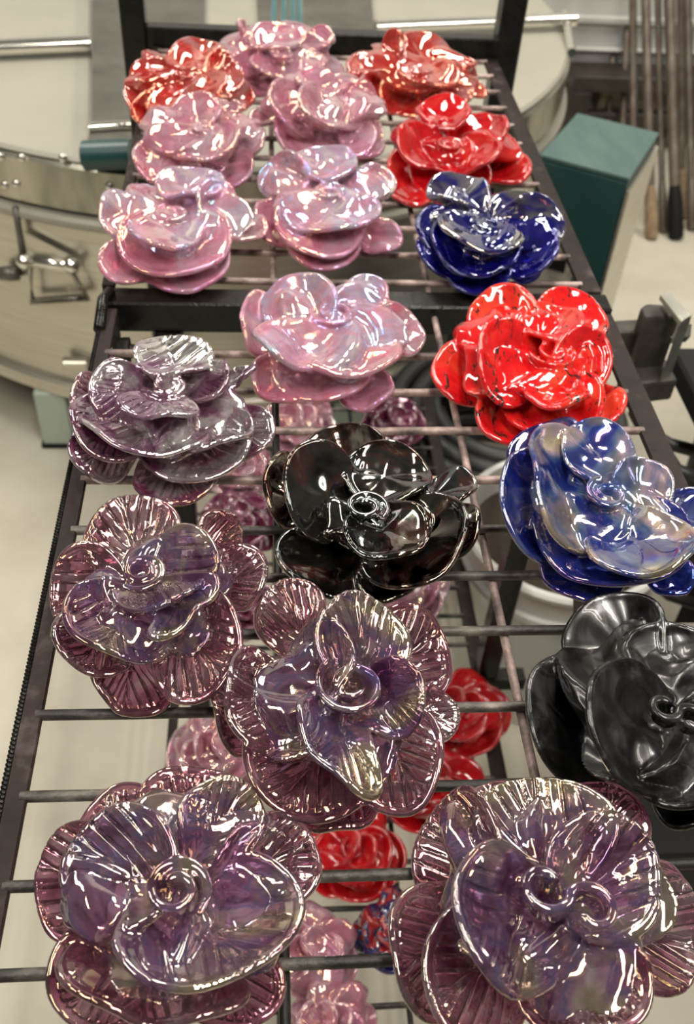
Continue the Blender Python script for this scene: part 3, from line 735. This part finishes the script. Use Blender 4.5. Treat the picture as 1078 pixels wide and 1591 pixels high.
# flat grey straps over the lid, ending in a turned down hook and roller
def plate(pix, z, t, m, name, label=None):
    lo = [at(x, y, z)[:2] for x, y in pix]
    mb = MB().prism(lo, z - t, z); return part(mb, name, m, kiln, label)
plate([(143, 196), (208, 192), (212, 8), (188, -30), (143, -30)], KT + .036, .03, M_dull, 'strap')
plate([(220, 70), (318, 66), (318, -30), (216, -30)], KT + .012, .010, M_dull, 'strap')
plate([(404, 74), (583, 66), (575, -30), (398, -30)], KT + .012, .010, M_dull, 'strap')
bar(at(138, 198, KT + .034), at(206, 194, KT + .034), .008, M_chrome, 'hook_bar')
p0 = onk(132, 242, .02); p1 = onk(206, 239, .02)
bar(p0, p1, .024, M_teal, 'roller', label='teal roller')
a0_, a1_ = at(140, 203, KT + .026), at(204, 199, KT + .026)
v = [a0_, a1_, p1 + np.array([0, 0, .01]), p0 + np.array([0, 0, .01])]; v2 = [x + np.array([0, .01, -.004]) for x in v]
part(MB().add([*v, *v2], [(0,1,2,3), (7,6,5,4), (0,4,5,1), (1,5,6,2), (2,6,7,3), (3,7,4,0)]), 'hook_plate', M_dull, kiln)
for k, (x, y) in enumerate(((2, 244), (26, 286), (98, 246), (170, 290), (34, 246), (8, 288))):
    c = onk(x, y, .001); part(MB().lathe([(0, -.004), (.006, -.003), (.008, 0), (.006, .003), (0, .004)], c, 10, axis='y'), 'rivet', M_chrome, kiln, smooth=True)

# clear bluish glass rods standing on the lid far back
for k, (x0, x1) in enumerate(((424, 428), (440, 442), (455, 452), (466, 462))):
    b_ = at(x0, 48, KT + .013); t_ = b_ + np.array([(x1 - x0) * .002, .01, .22])
    o = MB().tube([b_, t_], .006, 10).build('glass_rod', mat('aqua_glass', (.30, .62, .68), .1, 0., **{'Transmission Weight': .4}) if k == 0 else bpy.data.materials['aqua_glass'], smooth=True, angle=40)
    tag(o, ('leftmost', 'second from left', 'third from left', 'rightmost')[k] + ' of four aqua glass rods on the kiln lid', 'glass rod', 'aqua glass rods on the kiln')

# ---------------------------------------------------------------- teal controller box at the kiln's right
BZ = -.28
tl, tr, br, bl = (at(x, y, BZ) for x, y in ((896, 181), (1022, 212), (976, 283), (838, 246)))
box = empty('control_box', ((bl + br)[0] / 2, (bl + tl)[1] / 2, FLOOR), 'teal steel control box beside the right side of the kiln', 'control box')
H = .62; dn = np.array([0, 0, -H])
bx = MB().add([bl, br, tr, tl, bl + dn, br + dn, tr + dn, tl + dn], [(0,1,2,3), (7,6,5,4), (0,4,5,1), (1,5,6,2), (2,6,7,3), (3,7,4,0)])
o = part(bx, 'case', M_teal, box)
bv = o.modifiers.new('bevel', 'BEVEL'); bv.width = .006; bv.segments = 2
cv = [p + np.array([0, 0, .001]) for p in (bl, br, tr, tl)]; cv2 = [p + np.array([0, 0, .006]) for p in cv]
M_dusty_sheen = noisy('dusty_teal_painted_sheen', [(.3, (.045, .10, .092)), (.7, (.09, .15, .138))], 8, .4, stretch=(3, .6, 1))  # dust streaks, plus overhead light reflected on the top put into the paler colour
part(MB().add([*cv, *cv2], [(3,2,1,0), (4,5,6,7), (0,1,5,4), (1,2,6,5), (2,3,7,6), (3,0,4,7)]), 'top_cover', M_dusty_sheen, box, 'dusty teal top, lightened by a painted-in sheen')
ex = (br - bl) / np.linalg.norm(br - bl); ez = np.array([0, 0, 1.]); en = np.cross(ex, ez); en /= np.linalg.norm(en)
ey = (tr - br) / np.linalg.norm(tr - br); er = np.cross(ey, ez); er = er / np.linalg.norm(er)
if er[0] < 0: er = -er
if en[1] > 0: en = -en
def slab(o0, u, v_, nrm, w_, h_, t, name, m, label=None):
    p = [o0, o0 + u * w_, o0 + u * w_ + v_ * h_, o0 + v_ * h_]; q = [x + nrm * t for x in p]
    return part(MB().add([*p, *q], [(3,2,1,0), (4,5,6,7), (0,1,5,4), (1,2,6,5), (2,3,7,6), (3,0,4,7)]), name, m, box, label)
L = np.linalg.norm(br - bl); D = np.linalg.norm(tr - br)
slab(br + dn * .98 + er * .001, ey, ez, er, D, H * .95, .006, 'side_panel', M_steel, 'bare metal side panel')
slab(bl + ex * L * .16 + dn * .46, ex, ez, en, L * .50, H * .22, .002, 'label_plate', M_paper, 'grey printed plate')
slab(bl + ex * L * .18 + dn * .34, ex, ez, en, L * .38, H * .06, .004, 'switch_plate', M_black)
slab(bl + ex * L * .24 + dn * .80, ex, ez, en, L * .42, H * .24, .003, 'label_plate', M_paper)
c = bl + ex * L * .42 + dn * .22 + en * .002
part(MB().lathe([(0, -.006), (.006, -.005), (.008, 0), (.006, .005), (0, .006)], c, 10, axis='y'), 'screw', M_chrome, box, smooth=True)
# the box stands on a foot
fb = (bl + br + tr + tl) / 4 + dn
part(MB().box((fb[0] - .06, fb[1] - .06, FLOOR), (fb[0] + .06, fb[1] + .06, fb[2] + .01), bev=.004), 'foot', M_dark, box)

# ---------------------------------------------------------------- low dark table behind, pipes leaning
ta = at(893, 180, FLOOR + .02)
fy = 2.95
A_ = atY(893, 118, fy); B_ = atY(1085, 118, fy)
tbl = empty('low_table', ((A_[0] + B_[0]) / 2, fy + .2, FLOOR), 'low dark brown table against the white wall', 'table')
zt = A_[2]
for nm, lo, hi in (('table_top', (A_[0], fy, zt - .05), (A_[0] + 1.5, fy + .13, zt)),
                   ('leg', (A_[0], fy, FLOOR), (A_[0] + .07, fy + .07, zt - .05)), ('leg', (A_[0] + 1.43, fy, FLOOR), (A_[0] + 1.5, fy + .07, zt - .05)),
                   ('leg', (A_[0], fy + .10, FLOOR), (A_[0] + .07, fy + .13, zt - .05)), ('leg', (A_[0] + 1.43, fy + .10, FLOOR), (A_[0] + 1.5, fy + .13, zt - .05)),
                   ('stretcher', (A_[0] + .07, fy + .02, FLOOR + .08), (A_[0] + 1.43, fy + .06, FLOOR + .13))):
    part(MB().box(lo, hi, bev=.004), nm, M_dark, tbl)
mcard = noisy('brown_cardboard', [(.3, (.17, .14, .10)), (.7, (.26, .22, .16))], 5, .7)
for i, (dx, wd, hh, m_) in enumerate(((.12, .22, .30, mcard), (.38, .16, .26, M_dull), (.60, .26, .32, mcard))):
    b0 = MB().box((A_[0] + dx, fy + .065, FLOOR), (A_[0] + dx + wd, fy + .125, FLOOR + min(hh, zt - .06 - FLOOR)), bev=.003)
    b0.box((A_[0] + dx + wd * .45, fy + .062, FLOOR), (A_[0] + dx + wd * .55, fy + .065, FLOOR + min(hh, zt - .06 - FLOOR)))
    tag(b0.build('storage_box', m_), ('brown box under the low table, nearest the kiln', 'narrow grey box under the low table', 'brown box under the low table behind the pipes')[i], 'box', 'boxes under the low table')

pipes = [((1012, 372, .014, 'w'), (1003, 5)), ((1050, 372, .017, 'd'), (1040, 5)), ((1030, 362, .010, 'p'), (1022, 5)), ((1075, 358, .013, 'p'), (1068, 5)),
         ((985, 330, .012, 'p'), (983, 5)), ((940, 250, .011, 'r'), (958, 5)), ((965, 262, .011, 'p'), (975, 5)), ((1062, 340, .010, 'r'), (1056, 5)), ((1102, 372, .014, 'd'), (1095, 5))]
names = ('pipe with a pale wooden lower end, first from the control box on the open floor', 'thick dark pipe with blackened lower end', 'thin steel pipe between the wooden-ended and the dark pipe',
         'steel pipe near the right picture edge', 'steel pipe half behind the wooden-ended pipe', 'leftmost leaning pipe, behind the control box', 'second leaning pipe from the left, behind the control box',
         'thin rusty pipe behind the thick dark pipe', 'dark pipe cut by the right picture edge')
for ((x, y, r, k), (tx, ty)), lab in zip(pipes, names):
    r *= 1.15
    b_ = at(x, y, FLOOR); t_ = atY(tx, ty, b_[1] + .30); t_ = b_ + (t_ - b_) * 1.5
    p_ = empty('steel_pipe', b_, lab, 'pipe', 'pipes leaning by the control box')
    e0 = b_ + (t_ - b_) * .16; d0 = b_ + (t_ - b_) * .004
    part(MB().tube([e0, t_], r * .8, 10), 'shaft', M_pipe, p_, smooth=True, angle=40)
    part(MB().tube([b_ + np.array([0, 0, .001]), d0, b_ + (t_ - b_) * .03, b_ + (t_ - b_) * .12, e0], [r * .8, r * 1.1, r * 1.2, r * 1.1, r * .8], 12), 'tip', {'w': M_wood, 'd': M_black, 'p': M_pipe, 'r': M_wood}[k], p_, smooth=True, angle=40)

# ---------------------------------------------------------------- white bucket on the floor under the rack
bc = at(880, 812, FLOOR + .37); BR = .152
bucket = empty('plastic_bucket', (bc[0], bc[1], FLOOR), 'white plastic bucket of dark water on the floor beyond the right rail', 'bucket')
H = .37
part(MB().lathe([(0, 0), (BR * .82, 0), (BR * .84, .006), (BR * .97, H * .80), (BR * 1.03, H * .80), (BR * 1.03, H * .83), (BR * .98, H * .835), (BR, H - .012), (BR * 1.06, H - .012), (BR * 1.07, H - .004), (BR * 1.04, H), (BR * .985, H), (BR * .80, .01), (0, .01)], (bc[0], bc[1], FLOOR), 64), 'shell', M_white, bucket, smooth=True, angle=35)
mw = noisy('murky_water', [(.3, (.025, .017, .011)), (.7, (.06, .042, .028))], 10, .2)
part(MB().lathe([(0, .0), (BR * .955, .0), (BR * .955, -.01), (0, -.01)], (bc[0], bc[1], FLOOR + H * .86), 48), 'water', mw, bucket, smooth=True, angle=30)
hp = []
for t in np.linspace(-.1, math.pi + .1, 24):
    hp.append((bc[0] + BR * 1.09 * math.cos(t), bc[1] - BR * .55 * math.sin(t), FLOOR + H * .86 - BR * .9 * math.sin(t)))
part(MB().tube(hp, .0025, 8), 'handle', M_chrome, bucket, smooth=True)

# ---------------------------------------------------------------- clamp and dark bench to the right
cx0 = at(1010, 560, -.10)
vise = empty('bench_clamp', (cx0[0], cx0[1], -.16), 'black iron clamp with zinc bracket beyond the right rail', 'clamp')
def P(x, y, z=-.10): return at(x, y, z)
def hexa(pix, z0, z1, name, m, par, label=None, bev=.004):
    """upright block whose top outline is given"""
    t = [at(x, y, z1) for x, y in pix]; b_ = [p - np.array([0, 0, z1 - z0]) for p in t]; n = len(t)
    mb = MB().add([*b_, *t], [tuple(range(n)), tuple(range(2 * n - 1, n - 1, -1))] + [(i, n + i, n + (i + 1) % n, (i + 1) % n) for i in range(n)])
    o = part(mb, name, m, par, label)
    if bev: bv = o.modifiers.new('bevel', 'BEVEL'); bv.width = bev; bv.segments = 2
    return o
M_cast = noisy('worn_cast_iron', [(.3, (.035, .032, .03)), (.6, (.09, .08, .07)), (.8, (.16, .145, .125))], 25, .45, .5, bump=.3)
hexa([(995, 476), (1005, 470), (1045, 473), (1060, 488), (1035, 491), (1002, 492)], -.20, -.07, 'jaw', M_cast, vise)
hexa([(948, 497), (995, 494), (995, 516), (955, 518)], -.15, -.10, 'slide_bar', M_cast, vise)
hexa([(975, 560), (1036, 556), (1054, 590), (990, 597)], -.17, -.14, 'foot_plate', M_cast, vise)
# zinc bracket: bent strip
st = [P(1026, 458, -.055), P(1040, 453, -.055), P(1072, 490, -.055), P(1058, 500, -.055)]
mb = MB().add([*st, *[p - np.array([0, 0, .006]) for p in st]], [(0,1,2,3), (7,6,5,4), (0,4,5,1), (1,5,6,2), (2,6,7,3), (3,7,4,0)])
part(mb, 'bracket', M_zinc, vise)
st = [P(1056, 500, -.06), P(1073, 492, -.06)]; st2 = [p - np.array([.0, 0, .11]) for p in st]
v = [st[0], st[1], st2[1], st2[0]]; v2 = [p + np.array([.004, .006, 0]) for p in v]
part(MB().add([*v, *v2], [(0,1,2,3), (7,6,5,4), (0,4,5,1), (1,5,6,2), (2,6,7,3), (3,7,4,0)]), 'bracket', M_zinc, vise)
c = P(1043, 512, -.10); part(MB().lathe([(0, -.02), (.014, -.018), (.016, 0), (.014, .018), (0, .02)], c, 6, axis='x'), 'nut', M_zinc, vise)
bench = empty('tool_bench', (.93, .70, FLOOR), 'black tool bench under the clamp at the right picture edge', 'bench')
part(MB().box((.665, .56, -.235), (1.2, .84, -.20), bev=.004), 'bench_top', M_black, bench)
for X, Y in ((.83, .57), (1.15, .57), (.83, .79), (1.15, .79)):
    part(MB().box((X, Y, FLOOR), (X + .04, Y + .04, -.235), bev=.003), 'leg', M_black, bench)
hose = MB()
coil = empty('coiled_hose', (.60, 1.26, FLOOR), 'coil of thick black hose on the floor under the rack, beyond the bucket', 'hose')
for lv in range(7):
    for rr in (.215, .175, .135):
        if rr < .2 and lv < 5: continue
        part(MB().tube([(.60 + (rr + .004 * (lv % 2)) * math.cos(t), 1.26 + (rr + .004 * (lv % 3)) * math.sin(t), FLOOR + .02 + .038 * lv) for t in np.linspace(0, 2 * math.pi, 48, endpoint=False)], .0185, 8, closed=True), 'hose_loop', M_rubber, coil, smooth=True)
tubm = empty('rubber_tub', (1.14, 1.12, FLOOR), 'black rubber tub at the right edge below the clamp', 'tub')
part(MB().lathe([(0, 0), (.18, 0), (.185, .01), (.215, .50), (.232, .50), (.235, .51), (.215, .52), (.205, .51), (.17, .02), (0, .02)], (1.14, 1.12, FLOOR), 48), 'shell', M_black, tubm, smooth=True, angle=40)
for sg in (-1, 1):
    part(MB().tube([(1.14 + sg * .21, 1.06, FLOOR + .44), (1.14 + sg * .265, 1.08, FLOOR + .45), (1.14 + sg * .265, 1.16, FLOOR + .45), (1.14 + sg * .21, 1.18, FLOOR + .44)], .009, 8), 'handle', M_rubber, tubm, smooth=True)
crate = empty('black_crate', (.75, .42, FLOOR), 'black crate on the floor at the right, under the gunmetal black rose', 'crate')
part(MB().box((.56, .34, FLOOR), (.95, .52, -.61), bev=.006), 'case', M_black, crate)
part(MB().box((.55, .33, -.612), (.96, .53, -.585), bev=.006), 'crate_lid', M_black, crate)
for k, (pix, z) in enumerate((([(1078, 700), (1040, 690), (1000, 668), (985, 640)], -.30), ([(1090, 745), (1050, 730), (1030, 700)], -.26), ([(1085, 940), (1040, 925), (1000, 890), (970, 850)], -.55))):
    pts = [at(x, y, z) for x, y in pix]
    tag(MB().tube(pts, .009, 10).build('rubber_hose', M_rubber, smooth=True), ('black hose hanging beside the clamp', 'black hose beside the blue rose', 'black hose low behind the blue rose')[k], 'hose', 'hoses on the tool bench')
